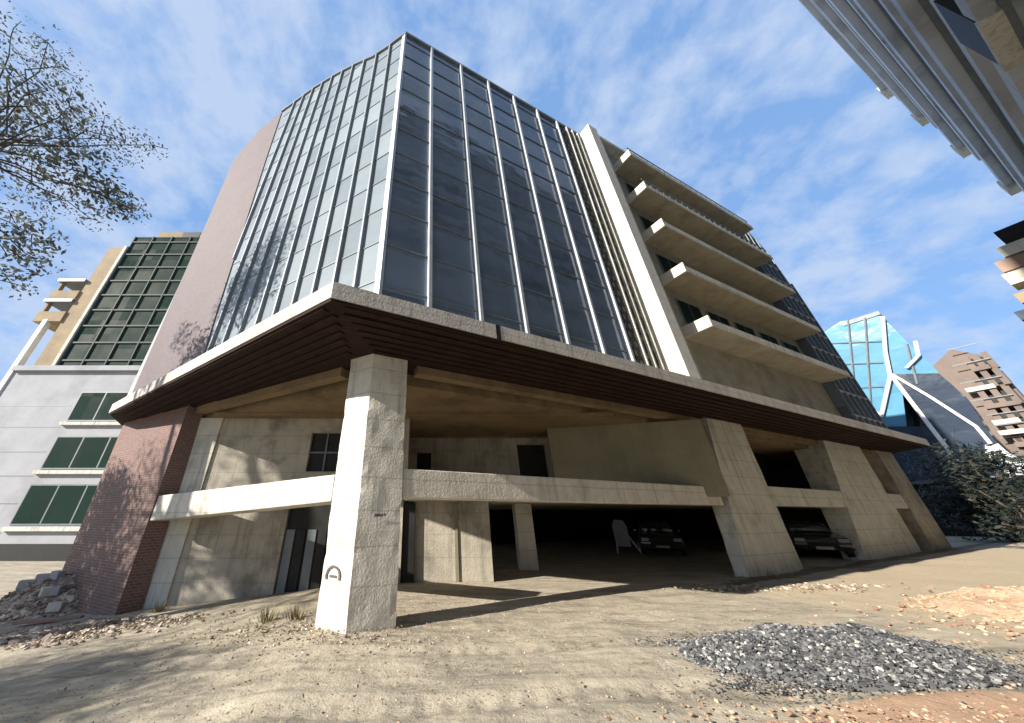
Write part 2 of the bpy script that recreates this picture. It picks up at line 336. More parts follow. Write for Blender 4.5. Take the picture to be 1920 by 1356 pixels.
def thing(name, loc, label, cat, group=None):
    o = bpy.data.objects.new(name, None); col.objects.link(o); o.location = loc; o.empty_display_size = .5
    return tag(o, label, cat, group)
def box(name, m, parent, fr, *a, bevel=0, label=None):
    b = MB(); b.box(fr, *a); return b.build(name, m, parent, bevel=bevel, label=label)

# ------------------------------------------------------------------ terrain
def sm(a, b, x):
    t = max(0, min(1, (x-a)/(b-a))); return t*t*(3-2*t)
def gz(x, y):
    z = 0.0
    if x < -1.8: z -= .092*(min(-1.8-x, 9.5)) - .0
    if x > 6: z += .0115*(min(x, 60)-6)
    # inside the undercroft the floor is level
    return z
def build_ground():
    n = 440; V = []; F = []; zones = []
    def axis(i, c, ext):
        t = (i/(n-1))*2-1; return c + math.sinh(t*5.9)/math.sinh(5.9)*ext
    for j in range(n):
        y = axis(j, 6.0, 400)
        for i in range(n):
            x = axis(i, 1.0, 400)
            dist = math.hypot(x, y-6)
            nz = noise.noise(Vector((x*.5, y*.5, 3.1)))*.05 + noise.noise(Vector((x*1.7, y*1.7, 1.1)))*.022 + noise.noise(Vector((x*5, y*5, 0)))*.010
            f = 1 - sm(25, 60, dist)
            for yc, bow in ((4.35, .012), (5.75, .014)):      # shallow tyre ruts curving across the dirt
                dy = y - (yc + bow*(x+1)**2 + .12*math.sin(x*.7)); nz -= .030*math.exp(-(dy/.16)**2) - .016*math.exp(-((abs(dy)-.28)/.10)**2)
                nz += .010*math.exp(-(dy/.14)**2)*math.sin(x*22)
            inside = (Vector((x,y,0)) - O0).dot(-nR) > .3 and (Vector((x,y,0)) - O0).dot(-nL) > .3
            if inside: f *= .25
            V.append((x, y, gz(x, y) + nz*f - .01))
            red = max(0, 1 - math.hypot((x-11.2)/3.4, (y-6.9)/1.5)) + max(0, 1 - math.hypot((x-4.6)/4.0, (y-3.7)/.75))*1.0 + max(0, 1-math.hypot((x-5.6)/2.2,(y-4.2)/.7))
            so_ = (Vector((x,y,0)) - O0).dot(nR); al = (Vector((x,y,0)) - O0).dot(dR)
            sand = sm(.3, 1.6, so_) * sm(6, 12, al) * (1 - sm(7.5, 9, so_))
            contact_shade = (1 - sm(.0, .7, abs(so_-.25))) * sm(9, 11, al) * .8 if so_ > -.6 else 0  # mask of the painted contact shade along the pier line
            zones.append((min(1, red*1.3), sand*.75, contact_shade*.8, 1))
    for j in range(n-1):
        for i in range(n-1):
            a = j*n+i; F.append((a, a+1, a+n+1, a+n))
    me = bpy.data.meshes.new('ground'); me.from_pydata(V, [], F); me.materials.append(M['ground'])
    at = me.color_attributes.new('zones', 'FLOAT_COLOR', 'POINT')
    for k, c in enumerate(zones): at.data[k].color = c
    for p in me.polygons: p.use_smooth = True
    o = bpy.data.objects.new('ground', me); col.objects.link(o); tag(o, kind='structure'); return o
build_ground()

# ------------------------------------------------------------------ main building
T = thing('office_building', O0, 'large angular glass-walled building over a wide flat canopy on concrete legs', 'building')
ZS, ZC = 5.25, 5.62       # soffit, canopy top
ROOF = 23.2
# core volume
Lend, Rend = 14.3, 31.9
core = [O0 - nR*.12 + dR*.05, O0 + dR*Rend - nR*.12, O0 + dR*Rend - nR*14, O0 + Vector((.8, 16.5, 0)), O0 + dL*Lend - nL*13, O0 + dL*Lend - nL*.12]
ib = [O0 - nR*.06 - nL*.06, O0 + dR*Rend - nR*.12, O0 + dR*Rend - nR*14, O0 + Vector((.8, 16.5, 0)), O0 + dL*Lend - nL*13, O0 + dL*Lend - nL*.06]
b = MB(); b.slab(ib, ZC+.01, ROOF-.15); b.build('core', M['greyw'], T)
# canopy
A = gp(620, 558, ZS); Cl = gp(203, 775, ZS); Cr = gp(1745, 836, ZS)
inner = [O0 + dR*33.2 - nR*.6, O0 - nR*.9 + dR*.2 - nL*.3, O0 + dL*14.6 - nL*.6]
cpoly = [Cl, A, Cr] + inner
b = MB()
for k in range(3, 3): pass
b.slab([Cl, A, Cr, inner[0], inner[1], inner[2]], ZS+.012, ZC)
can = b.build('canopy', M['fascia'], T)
# chipped break in the fascia edge (dark joint)
def edge_pt(px):  # on outer right edge
    t = (gp(px, 558+.241*(px-620), ZS) - A).dot((Cr-A).normalized()); return A + (Cr-A).normalized()*t
q = edge_pt(937); er = (Cr-A).normalized(); en = Vector((er.y, -er.x, 0))
FE = Frame(Vector((A.x, A.y, 0)), er, en); el = (Cl-A).normalized(); enl = -Vector((el.y, -el.x, 0)); FEl = Frame(Vector((A.x, A.y, 0)), el, enl)
sq = (q - A).dot(er)
box('broken_joint', M['dark'], can, FE, sq-.05, sq+.07, ZS-.03, ZC+.006, -.1, .006)
box('drip_edge', M['soffit'], can, FE, .35, (Cr-A).length-.1, ZS-.10, ZS+.01, -.42, -.30)
# soffit: dark boards
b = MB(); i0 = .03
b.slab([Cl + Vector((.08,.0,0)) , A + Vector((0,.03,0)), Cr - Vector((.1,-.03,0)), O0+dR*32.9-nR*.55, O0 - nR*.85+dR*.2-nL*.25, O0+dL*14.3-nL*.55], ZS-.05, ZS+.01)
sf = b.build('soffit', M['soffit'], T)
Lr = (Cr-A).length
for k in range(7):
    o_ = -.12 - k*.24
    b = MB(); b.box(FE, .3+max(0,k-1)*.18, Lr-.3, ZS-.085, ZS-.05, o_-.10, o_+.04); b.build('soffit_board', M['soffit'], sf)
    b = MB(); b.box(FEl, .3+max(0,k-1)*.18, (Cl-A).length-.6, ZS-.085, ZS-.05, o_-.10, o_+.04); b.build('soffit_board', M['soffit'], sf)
# inner ceiling, lower
b = MB(); b.slab([O0 - nR*.5 - nL*.5, O0+dR*31.5-nR*.5, O0+dR*31.5-nR*13.8, O0+Vector((.8,16.3,0)), O0+dL*14-nL*12.8, O0+dL*14-nL*.5], 4.86, 5.19)
b.build('ceiling', M['ceil'], T)
b = MB(); b.box(FL, 1.2, 7.9, 4.95, ZS-.06, -.48, -.2); b.build('edge_beam', M['ceil'], T)
b = MB(); b.box(FR, 1.2, 31.4, 4.98, ZS-.06, -.48, -.2); b.build('edge_beam', M['ceil'], T)
# ceiling joists
for k in (1,4):
    b = MB(); b.box(Frame(O0, Vector((1,.0,0)), Vector((0,-1,0))), -6.0, 7.5, 4.78, 4.855, -(2.6+k*1.15), -(2.45+k*1.15))
    b.build('ceiling_joist', M['ceil'], T)

# chipped concrete members: subdivided prisms with noise
def rough_prism(name, m, poly, z0, z1, amp=.012, seg=.18, label=None, parent=T):
    me = bpy.data.meshes.new(name); bm = bmesh.new()
    n = len(poly); rows = []
    pts = []
    for i in range(n):
        p, q_ = Vector(poly[i][:2]), Vector(poly[(i+1)%n][:2]); k = max(1, int((q_-p).length/seg))
        for t in range(k): pts.append(p.lerp(q_, t/k))
    nz = max(2, int((z1-z0)/seg)); c = sum(pts, Vector((0,0)))/len(pts)
    for j in range(nz+1):
        z = z0 + (z1-z0)*j/nz; row = []
        for p in pts:
            is_c = any((p-Vector(c_[:2])).length < 1e-4 for c_ in poly)
            a = noise.noise(Vector((p.x*3, p.y*3, z*2.3)))*amp + (max(0, noise.noise(Vector((p.x, p.y, z*4.1+9))))*amp*2.6 if is_c else 0)
            d_ = (c-p).normalized()*a
            row.append(bm.verts.new((p.x+d_.x, p.y+d_.y, z)))
        rows.append(row)
    m_ = len(pts)
    for j in range(nz):
        for i in range(m_):
            bm.faces.new((rows[j][i], rows[j][(i+1)%m_], rows[j+1][(i+1)%m_], rows[j+1][i]))
    bm.faces.new(rows[0][::-1]); bm.faces.new(rows[-1])
    bmesh.ops.recalc_face_normals(bm, faces=bm.faces); bm.to_mesh(me); bm.free(); me.materials.append(m)
    o = bpy.data.objects.new(name, me); col.objects.link(o)
    if parent: o.parent = parent; o.matrix_parent_inverse = Matrix.Translation(-Vector(parent.location))
    if label: o['label'] = label
    return o
def fpoly(fr, pts): return [fr.w(s, 0, o) for s, o in pts]
colm = rough_prism('corner_column', M['conc'], [O0, O0+dR*.86, O0+dR*.86+dL*.70, O0+dL*.70], -.35, ZS-.052, .016, .12)
pr = O0 + dR*.82
# piers on the right front
def skewpier(name, sb0, sb1, st0, st1, zb, zt, dd, m, o1=0.0):
    """leg whose outline leans: bottom sb0..sb1, top st0..st1"""
    nz = 14; bm = bmesh.new(); rows = []
    for j in range(nz+1):
        t = j/nz; depth = dd[0]+(dd[1]-dd[0])*t; z = zb + (zt-zb)*t; a, c = sb0+(st0-sb0)*t, sb1+(st1-sb1)*t; row = []
        for s_, o_ in [(a + (c-a)*i/8, o1) for i in range(9)] + [(c, o1-depth*k/3) for k in (1,2,3)] + [(a + (c-a)*i/8, o1-depth) for i in range(7,-1,-1)] + [(a, o1-depth*k/3) for k in (2,1)]:
            k = noise.noise(Vector((s_*2, o_*2, z*2)))*.02; row.append(bm.verts.new(FR.w(s_+k, z, o_+k*.6)))
        rows.append(row)
    m_ = len(rows[0])
    for j in range(nz):
        for i in range(m_): bm.faces.new((rows[j][i], rows[j][(i+1)%m_], rows[j+1][(i+1)%m_], rows[j+1][i]))
    bm.faces.new(rows[0][::-1]); bm.faces.new(rows[-1]); bmesh.ops.recalc_face_normals(bm, faces=bm.faces)
    me = bpy.data.meshes.new(name); bm.to_mesh(me); bm.free(); me.materials.append(m)
    o = bpy.data.objects.new(name, me); col.objects.link(o); o.parent = T; o.matrix_parent_inverse = Matrix.Translation(-Vector(T.location)); return o
skewpier('pier', 12.0, 15.45, 13.2, 15.6, -.1, ZS-.052, (.35,.8), M['pale'])
skewpier('pier', 20.6, 27.2, 23.0, 27.3, -.1, ZS-.052, (.6,1.2), M['pale'])
skewpier('pier', 28.9, 31.9, 29.6, 31.9, -.1, ZS-.052, (.5,.7), M['wall'])
# tie beams
box('tie_beam', M['conc_beam'], T, FR, .88, 12.2, 2.05, 2.62, -.62, -.015, bevel=.02)
box('tie_beam', M['pale'], T, FR, 15.5, 22.0, 2.08, 2.76, -.62, -.015, bevel=.02)
box('tie_beam', M['pale'], T, FR, 27.3, 29.2, 2.1, 2.8, -.62, -.015, bevel=.02)
b = MB(); b.prism(FL, [(.72,1.98),(.72,2.50),(7.85,2.28),(7.85,1.60)], -.60, -.0); b.build('tie_beam', M['conc_beam'], T, bevel=.025)
# interior walls (X = world frame)
FX = lambda y: Frame((0, y, 0), (1,0,0), (0,-1,0))
fw = FX(10.85)
box('side_wall', M['pale'], T, fw, -8.75, -7.55, -1.1, 4.86, -.3, .06)
b = MB(); b.box(fw, -7.55, -4.62, -1.0, 4.86, -.25, 0); b.build('back_wall', M['wall'], T)
b = MB(); b.box(fw, -4.62, -.9, 2.25, 3.05, -.25, 0); b.box(fw, -4.62, -4.3, 3.05, 4.86, -.25, 0); b.box(fw, -3.2, -.9, 3.05, 4.86, -.25, 0); b.box(fw, -4.3,-3.2,4.35,4.86,-.25,0)
b.build('back_wall', M['wall'], T)
wn = box('window', M['dark'], T, fw, -4.3, -3.2, 3.05, 4.35, -.22, -.14)
box('window_bar', M['alud'], wn, fw, -3.78, -3.73, 3.05, 4.35, -.14, -.08); box('window_bar', M['alud'], wn, fw, -4.3, -3.2, 3.66, 3.71, -.14, -.09)
dr = box('door', M['dark'], T, fw, -4.62, -2.9, -.6, 2.25, -.24, -.12)
for k in range(5): box('door_panel', M['dark'] if k % 2 else M['alud'], dr, fw, -4.58+k*.33, -4.32+k*.33, -.45, 1.35, -.12, -.07)
box('back_wall', M['wall'], T, fw, -2.9, -1.0, -.6, 2.25, -.25, 0)
box('doorway', M['dark'], T, fw, -1.0, -.62, -.3, 2.05, -.25, -.1)
fw2 = FX(11.1); box('back_wall', M['wall'], T, fw2, -.62, 1.75, -.3, 2.6, -.3, 0)
box('wall_pilaster', M['olive'], T, fw2, .62, .72, -.2, 2.3, 0, .05)
box('inner_column', M['pale'], T, FX(13.2), 3.1, 3.72, -.2, 2.3, -.5, 0)
fw3 = FX(13.6)
b = MB(); b.box(fw3, -2.2, -.75, 2.2, 4.86, -.25, 0); b.box(fw3, -.15, 3.55, 2.2, 4.86, -.25, 0); b.box(fw3, 4.75, 5.2, 2.2, 4.86, -.25, 0); b.box(fw3, -.75,-.15,4.15,4.86,-.25,0); b.box(fw3,3.55,4.75,4.5,4.86,-.25,0)
b.build('upper_wall', M['wall'], T)
box('window', M['dark'], T, fw3, -.75, -.15, 2.2, 4.15, -.24, -.12); box('window', M['dark'], T, fw3, 3.55, 4.75, 2.2, 4.5, -.24, -.12)
P1, P2 = Vector((4.5, 12.3, 0)), Vector((9.6, 10.2+.75, 0)); d_ = (P2-P1).normalized()
FO = Frame(P1, d_, Vector((d_.y, -d_.x, 0))); box('upper_wall', M['olive'], T, FO, 0, (P2-P1).length, 2.3, 4.86, -.2, 0)
# mezzanine floor above parking
b = MB(); b.slab([O0+dR*2-nR*3.2, O0+dR*31-nR*.7, O0+dR*31-nR*13.5, O0+Vector((1,16,0)), Vector((-.6,13.9,0)), Vector((-.6,11.5,0))], 2.15, 2.42); b.build('mezzanine_floor', M['wall'], T)
# shell at back
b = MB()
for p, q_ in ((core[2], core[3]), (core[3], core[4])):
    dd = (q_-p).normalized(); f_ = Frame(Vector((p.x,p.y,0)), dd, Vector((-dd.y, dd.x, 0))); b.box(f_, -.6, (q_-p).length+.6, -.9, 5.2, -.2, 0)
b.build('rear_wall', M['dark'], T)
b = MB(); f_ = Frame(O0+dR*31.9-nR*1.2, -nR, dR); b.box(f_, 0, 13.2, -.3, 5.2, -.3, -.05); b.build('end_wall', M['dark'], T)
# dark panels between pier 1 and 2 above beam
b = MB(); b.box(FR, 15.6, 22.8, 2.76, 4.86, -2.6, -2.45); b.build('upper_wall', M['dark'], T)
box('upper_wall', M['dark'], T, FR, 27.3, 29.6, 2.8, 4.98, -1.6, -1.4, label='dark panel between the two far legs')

# brown tiled wall strip at the left end, running from the ground to the roof
b = MB(); b.prism(FL, [(7.82,-1.3),(12.4,-1.6),(13.0,ZS-.06),(8.08,ZS-.06)], -.55, .0); bt = b.build('tiled_wall', M['brown'], T)
rl = [(490,240),(475,265)]
def L_(px,py): return FL.pl(px,py)
roofL = [(0,ROOF),(1.0,23.25),(2.04,23.5),(3.2,24.3),(4.9,25.2),(7.0,26.0),(9.6,26.4)]
b = MB(); b.prism(FL, [(8.08,ZC),(13.4,ZC),(14.3,18.7),(14.75,24.6),(12.7,26.6),(10.2,26.45),(9.7,20.7),(8.5,9)], -.6, .05); b.build('tiled_wall', M['brownup'], T)
# left glass facade
glz = [(0.02,ZC),(8.08,ZC),(8.5,9),(9.7,20.7),(10.2,26.45)] + [(9.6,26.4),(7.0,26.0),(4.9,25.2),(3.2,24.3),(2.04,23.5),(0.02,ROOF)]
b = MB(); b.prism(FL, glz, -.06, 0); b.build('glass_facade', M['glassL'], T)
def topL(s):
    for (a, za), (c, zc) in zip(roofL, roofL[1:]):
        if a <= s <= c: return za + (zc-za)*(s-a)/(c-a)
    return 26.4
def maxzL(s): return 26.4
k = 0; s_ = .88
while s_ < 9.4:
    z0 = ZC
    if s_ > 8.0: z0 = ZC + (s_-8.08)/(9.7-8.08)*15.1
    box('mullion', M['alul'], T, FL, s_-.035, s_+.035, z0, topL(s_)-.05, 0.0, .12)
    s_ += .88
z = 6.0
while z < 25.6:
    s1 = 8.1 + (z-ZC)*.107 if z < 20.7 else 9.8
    s0 = .03
    if z > ROOF-.2: s0 = next(s for s in [x*.1 for x in range(0, 110)] if topL(s) > z+.15)
    box('transom', M['alud'] , T, FL, s0, s1-.05, z-.014, z+.014, 0.003, .025); z += 1.5
# roof coping
b = MB()
for (a, za), (c, zc) in zip(roofL, roofL[1:]): b.prism(FL, [(a,za),(c,zc),(c,zc+.16),(a,za+.16)], -.5, .1)
b.prism(FL, [(9.6,26.45),(10.2,26.5),(10.2,26.66),(9.6,26.61)], -.5, .1)
b.build('parapet', M['alud'], T)
b = MB(); b.prism(FL, [(0.1,ROOF-.4),(14.2,ROOF-.4),(14.5,24.5),(12.6,26.4),(9.6,26.3),(7,25.9),(4.9,25.1),(3.2,24.2),(2,23.4),(.1,ROOF-.1)], -2.2, -.10); b.build('roof_parapet_back', M['greyw'], T)
# corner trim
cx = O0 + (nL+nR)*.05
b = MB(); b.slab([O0+dL*.16+nL*.05, O0+nL*.05+nR*.05, O0+dR*.05+nR*.05, O0+dR*.05-nR*.02, O0+dL*.16-nL*.02], ZC, ROOF+.1); b.build('corner_trim', M['alu'], T)
# right glass facade
b = MB(); b.box(FR, 0.04, 10.0, ZC, ROOF, -.06, 0); b.uv = [[(u+.275, v+.35) for u, v in f] for f in b.uv]; b.build('glass_facade', M['glassR'], T)
for k, s_ in enumerate((1.40, 3.07, 4.76, 6.45, 8.12, 9.62)):
    box('mullion', M['alu'], T, FR, s_-.05, s_+.05, ZC, ROOF-.02, 0, .16)
z = 7.3
while z < 23:
    box('transom', M['alud'], T, FR, .05, 9.9, z-.02, z+.02, .002, .035); z += 1.525
box('lattice_screen', M['lattice'], T, FR, 9.98, 11.6, ZC, ROOF+.05, -.2, .05)
for s_ in (10.4, 10.85, 11.3): box('mullion', M['pale'], T, FR, s_-.04, s_+.04, ZC, ROOF, .05, .16)
box('parapet', M['alud'], T, FR, -.02, 11.6, ROOF+.05, ROOF+.22, -.5, .1)
# fin
box('fin', M['fin'], T, FR, 11.62, 12.35, ZC, 23.45, -.4, .72, bevel=.02)
# balcony wing
box('wing_wall', M['pale'], T, FR, 12.35, 14.1, ZC, 23.3, -.3, .02)
box('wing_wall', M['balc'], T, FR, 14.1, 27.5, ZC, 23.3, -.5, -.02)
for k in range(6):
    z = 9.15 + 3.05*k
    bo = thing  # noqa
    if k < 5:
        sl = box('balcony', M['balc'], T, FR, 14.05, 27.45, z-.16, z+.10, -.015, 1.12)
        box('balcony_edge', M['pale'], sl, FR, 14.05, 27.45, z-.17, z+.16, 1.12, 1.17)
        box('balcony_end', M['slab'], sl, FR, 13.93, 14.05, z-.20, z+.34, -.01, 1.17)
        if k > 2: box('balcony_rail', M['alud'], sl, FR, 14.05, 27.4, z+.70, z+.74, 1.05, 1.10)
        for j in range(24 if k > 2 else 0):
            s_ = 14.2 + j*.57; box('rail_post', M['alud'], sl, FR, s_-.02, s_+.02, z+.12, z+.70, 1.06, 1.09)
    else:
        box('roof_slab', M['pale'], T, FR, 12.36, 27.4, 23.3, 23.55, -.5, .5)
    # windows of the storey below the slab
    for j in range(5 if 0 < k < 5 else 0):
        s_ = 14.7 + j*2.55; zt = z-.75
        fr_ = box('window', M['alud'], T, FR, s_, s_+1.9, zt-1.5, zt, -.02, .03)
        box('pane', M['dkgreen'], fr_, FR, s_+.06, s_+.92, zt-1.44, zt-.06, .03, .034); box('pane', M['dkgreen'], fr_, FR, s_+.98, s_+1.84, zt-1.44, zt-.06, .03, .034)
box('wing_window_band', M['dark'], T, FR, 14.7, 19.9, ZC+.02, 6.6, -.02, .06)
# far end bay: dark glazed strip
b = MB(); b.prism(FR, [(27.55,ZC),(31.9,ZC),(31.9,18.2),(31.2,21.6),(29.6,23.5),(27.55,23.5)], -.3, .35); b.build('end_bay', M['glassR'], T, label='dark speckled end bay at the far right of the building')
for j in range(6): box('mullion', M['alud'], T, FR, 27.6+j*.85, 27.68+j*.85, ZC, (23.5,23.5,23.4,22.2,21.0,18.0)[j], .35, .45)
for k in range(12): box('transom', M['pale'], T, FR, 27.6, min(31.85, 31.85-max(0,(6.9+k*1.52-18.0)*.42)), 6.9+k*1.52, 7.0+k*1.52, .35, .42)
b = MB(); b.slab([O0-nR*.5, O0+dR*31.8-nR*.4, O0+dR*31.8-nR*13.9, O0+Vector((.8,16.3,0)), O0+dL*14.2-nL*12.9, O0+dL*14.2-nL*.5], ROOF-.14, ROOF-.02); b.build('roof', M['greyw'], T)

# painted arch mark and stencil on the corner column
FC = FL
def column_marks():
    s0, z0 = FL.pl(625, 1080)
    b = MB(); n = 14
    for i in range(n):
        a0, a1 = math.pi*(-.12 + 1.24*i/n), math.pi*(-.12+1.24*(i+1)/n)
        r0, r1 = .125, .165
        b.prism(FL, [(s0+math.cos(a)*r*1.1, z0+math.sin(a)*r) for a, r in ((a0,r0),(a1,r0),(a1,r1),(a0,r1))], .018, .021)
    b.box(FL, s0-.08, s0+.08, z0-.02, z0+.015, .018, .021)
    b.build('painted_arch_mark', M['mark'], colm)
    s1, z1 = FR.pl(713, 966)
    b = MB(); b.box(FR, s1-.09, s1+.05, z1-.025, z1+.02, .016, .019); b.box(FR, s1-.11, s1-.09, z1-.04, z1+.03, .016, .019); b.box(FR, s1+.06, s1+.1, z1-.01, z1+.03, .016, .019)
    b.build('stencil_mark', M['mark'], colm)
column_marks()

# ------------------------------------------------------------------ left neighbour
FB = Frame((0, 24, 0), (1,0,0), (0,-1,0))
def pb(x, y): return FB.pl(x, y)
LB = thing('apartment_block', (-32, 24, -1), 'grey rendered block with dark green glazing on its upper floors behind the brown tiled wall', 'building')
g1 = pb(110, 695)[1]
xl = pb(0, 750)[0]
top = pb(270, 445)[1]
box('lower_wall', M['greyw'], LB, FB, -35.8, -17, -2, g1, -14, 0)
for (y0, y1) in ((735,790),(818,880),(908,985)):
    za, zb = pb(150, y0)[1], pb(150, y1)[1]; x0 = pb((155 if y0 == 735 else 110 if y0==818 else 60), y0)[0]
    wf = box('window', M['alud'], LB, FB, x0, x0+6.2, zb, za, -.02, .05)
    for j in range(3): box('pane', M['dkgreen'], wf, FB, x0+.08+j*2.05, x0+2.0+j*2.05, zb+.1, za-.1, .05, .06)
    box('sill', M['pale'], LB, FB, x0-.2, x0+6.4, zb-.35, zb-.1, 0, .25)
    box('groove', M['alud'], LB, FB, -35.7, x0-.3, (za+zb)/2, (za+zb)/2+.06, .0, .012)
    box('groove', M['alud'], LB, FB, -35.7, x0-.3, zb-.5, zb-.44, .0, .012)
zb = pb(50, 1020)[1]
box('ground_opening', M['dark'], LB, FB, -34.5, -18, -2, zb, 0, .03)
xg = pb(225, 480)[0]
box('upper_wall', M['dkgreen'], LB, FB, -32.4, -17, g1, top, -14, 0)
for j in range(8): box('mullion', M['dkframe'], LB, FB, -32.4+j*2.0, -32.3+j*2.0, g1, top, 0, .12)
for j in range(9):
    z = g1 + (top-g1)*(j+.5)/9; box('transom', M['dkframe'], LB, FB, -32.3, -17.5, z, z+.14, 0, .10)
box('string_course', M['greyw'], LB, FB, -35.8, -17, g1-.1, g1+.35, 0, .3)
# olive side strip + light edge pipe
box('side_strip', M['tan'], LB, FB, -34.6, -32.42, g1+.3, top-1.5, -8, -.05)
box('side_pipe', M['pale'], LB, FB, -32.75, -32.45, g1+.3, top-1.5, -.04, .22)
box('edge_trim', M['white'], LB, FB, -36.2, -35.82, -2, pb(110,600)[1], -.3, .12)
for k, yy in enumerate((560, 600)):
    z = pb(110, yy)[1]
    sl = box('side_balcony', M['tan'], LB, FB, -37.2, -34.62, z-.2, z+.9, -3.5, .1); box('balcony_cap', M['alud'], sl, FB, -37.3, -34.62, z+2.0, z+2.3, -3.6, .2)
    box('balcony_post', M['tan'], sl, FB, -37.1, -36.9, z+.9, z+2.0, -.3, 0)
pz = pb(330, 430)[1]
box('roof_plant', M['tan'], LB, FB, pb(290,440)[0], pb(370,440)[0]+2, top, pz, -6, -.4)
for j in range(5): box('roof_vent', M['alud'], LB, FB, -30+j*1.3, -29.6+j*1.3, pz, pz+.5, -2, -1.5)
box('roof_plant_opening', M['dark'], LB, FB, pb(335,440)[0], pb(368,440)[0], top+.4, top+1.2, -.4, -.37)

# ------------------------------------------------------------------ right-hand tower
dT = hd(2380); nT_ = Vector((dT.y, -dT.x, 0)); D = 3.0
FT = Frame(nT_*D, dT, -nT_)
TW = thing('tower_block', FT.w(20, 0, 0), 'tall grey tower with long horizontal ledges rising at the upper right', 'building')
zr = FT.pl(1627, 127)[1]; se = FT.pl(1800, 262)[0]
print('tower', zr, se, [FT.pl(*q_) for q_ in ((1529,0),(1690,180),(1750,220),(1900,310),(1563,0),(1605,0),(1670,23),(1850,0),(1890,120))])
S1 = 44.0; ZR = 37.5
b = MB(); b.box(FT, -6, S1, 0, ZR, -14, 0); b.build('tower_wall', M['greyt'], TW)
PIT = 4.6
for k in range(6):
    z = ZR - k*PIT
    gl = box('window_band', M['tglass'], TW, FT, 3, S1-.6, z-PIT+.35, z-PIT+1.5, 0, .02)
    box('ledge', M['greyt'], TW, FT, 3, S1+.5, z-.55, z, 0, .42)
    box('ledge', M['greyt'], TW, FT, 3, S1-.2-.3*k, z-2.7, z-2.35, 0, .28)
    box('ledge_shadow_gap', M['alud'], TW, FT, 3, S1-.4, z-.72, z-.56, 0, .12)
    box('ledge_end', M['pale'], TW, FT, S1-.2, S1+.9, z-.9, z+.1, -.6, .5)
box('roof_mast', M['alud'], TW, FT, S1+1.6, S1+1.8, ZR-3.8, ZR-3.5, -.2, .3)
s_, z_ = FT.pl(1870, 25)
op = box('opening', M['dark'], TW, FT, s_-1.0, s_+1.4, z_-.7, z_+1.0, 0, .44)
box('opening_sill', M['pale'], op, FT, s_-1.1, s_+1.5, z_-.85, z_-.7, 0, .47)

# ------------------------------------------------------------------ far right group
h60 = R(61)
def far_frame(dist, hdg=61):
    a = R(hdg); f = Vector((math.sin(a), math.cos(a), 0)); return Frame(f*dist, (math.cos(a), -math.sin(a), 0), -f)
F1 = far_frame(58)
GB = thing('glass_office', F1.w(0,0,-5), 'light blue glass building with white steel edges beyond the far corner of the main building', 'building')
def pp(fr, pts, o=0): return [fr.pl(x, y, o) for x, y in pts]
b = MB(); b.prism(F1, pp(F1, [(1520,640),(1575,603),(1652,592),(1700,640),(1745,682),(1790,735),(1760,760),(1690,720),(1700,800),(1640,800),(1560,800)]), -14, 0); b.build('blue_glazing', M['blue'], GB)
b = MB(); b.prism(F1, pp(F1, [(1668,702),(1760,700),(1812,745),(1880,850),(1880,900),(1825,905),(1775,850)]), -12, .05); b.build('navy_glazing', M['navy'], GB)
b = MB(); b.prism(F1, pp(F1, [(1640,800),(1790,800),(1790,905),(1640,905)]), -10, .1); b.build('podium', M['navy'], GB)
def polybar(name, pts, r, o=.3):
    q_ = [F1.w(*F1.pl(x, y, o), o) for x, y in pts]
    b = MB()
    for a, c in zip(q_, q_[1:]): b.tube(a, c, r, r, 6)
    return b.build(name, M['white'], GB)
polybar('steel_edge', [(1655,594),(1660,660),(1669,705),(1652,782)], .15)
polybar('steel_edge', [(1668,700),(1735,788),(1800,872)], .15)
polybar('steel_edge', [(1672,702),(1745,745),(1830,800),(1862,838)], .12)
polybar('steel_edge', [(1612,738),(1650,782)], .14)
polybar('steel_post', [(1862,835),(1864,873)], .38)
polybar('steel_edge', [(1866,832),(1920,882)], .14)
polybar('steel_edge', [(1716,640),(1722,668),(1700,690)], .14)
b = MB(); b.box(F1, *sorted([F1.pl(1575,603)[0], F1.pl(1655,594)[0]]), F1.pl(1620,600)[1], F1.pl(1620,592)[1], -6, .1); b.build('roof_rail', M['alud'], GB)
for j in range(6):
    a = F1.pl(1570+j*16, 640 - j*5); b = MB(); q1 = F1.w(*F1.pl(1572+j*14, 612-j*3, .1), .1); q2 = F1.w(*F1.pl(1600+j*13, 770, .1), .1)
for x0, y0, x1, y1 in ((1590,600,1608,790),(1622,596,1635,800),(1700,645,1720,720)):
    b = MB(); b.tube(F1.w(*F1.pl(x0,y0,.08),.08), F1.w(*F1.pl(x1,y1,.08),.08), .09, .09, 5); b.build('mullion', M['alud'], GB)
for yy in (640, 680, 725):
    b = MB(); b.tube(F1.w(*F1.pl(1560,yy+4,.08),.08), F1.w(*F1.pl(1655,yy,.08),.08), .08, .08, 5); b.build('transom', M['alud'], GB)

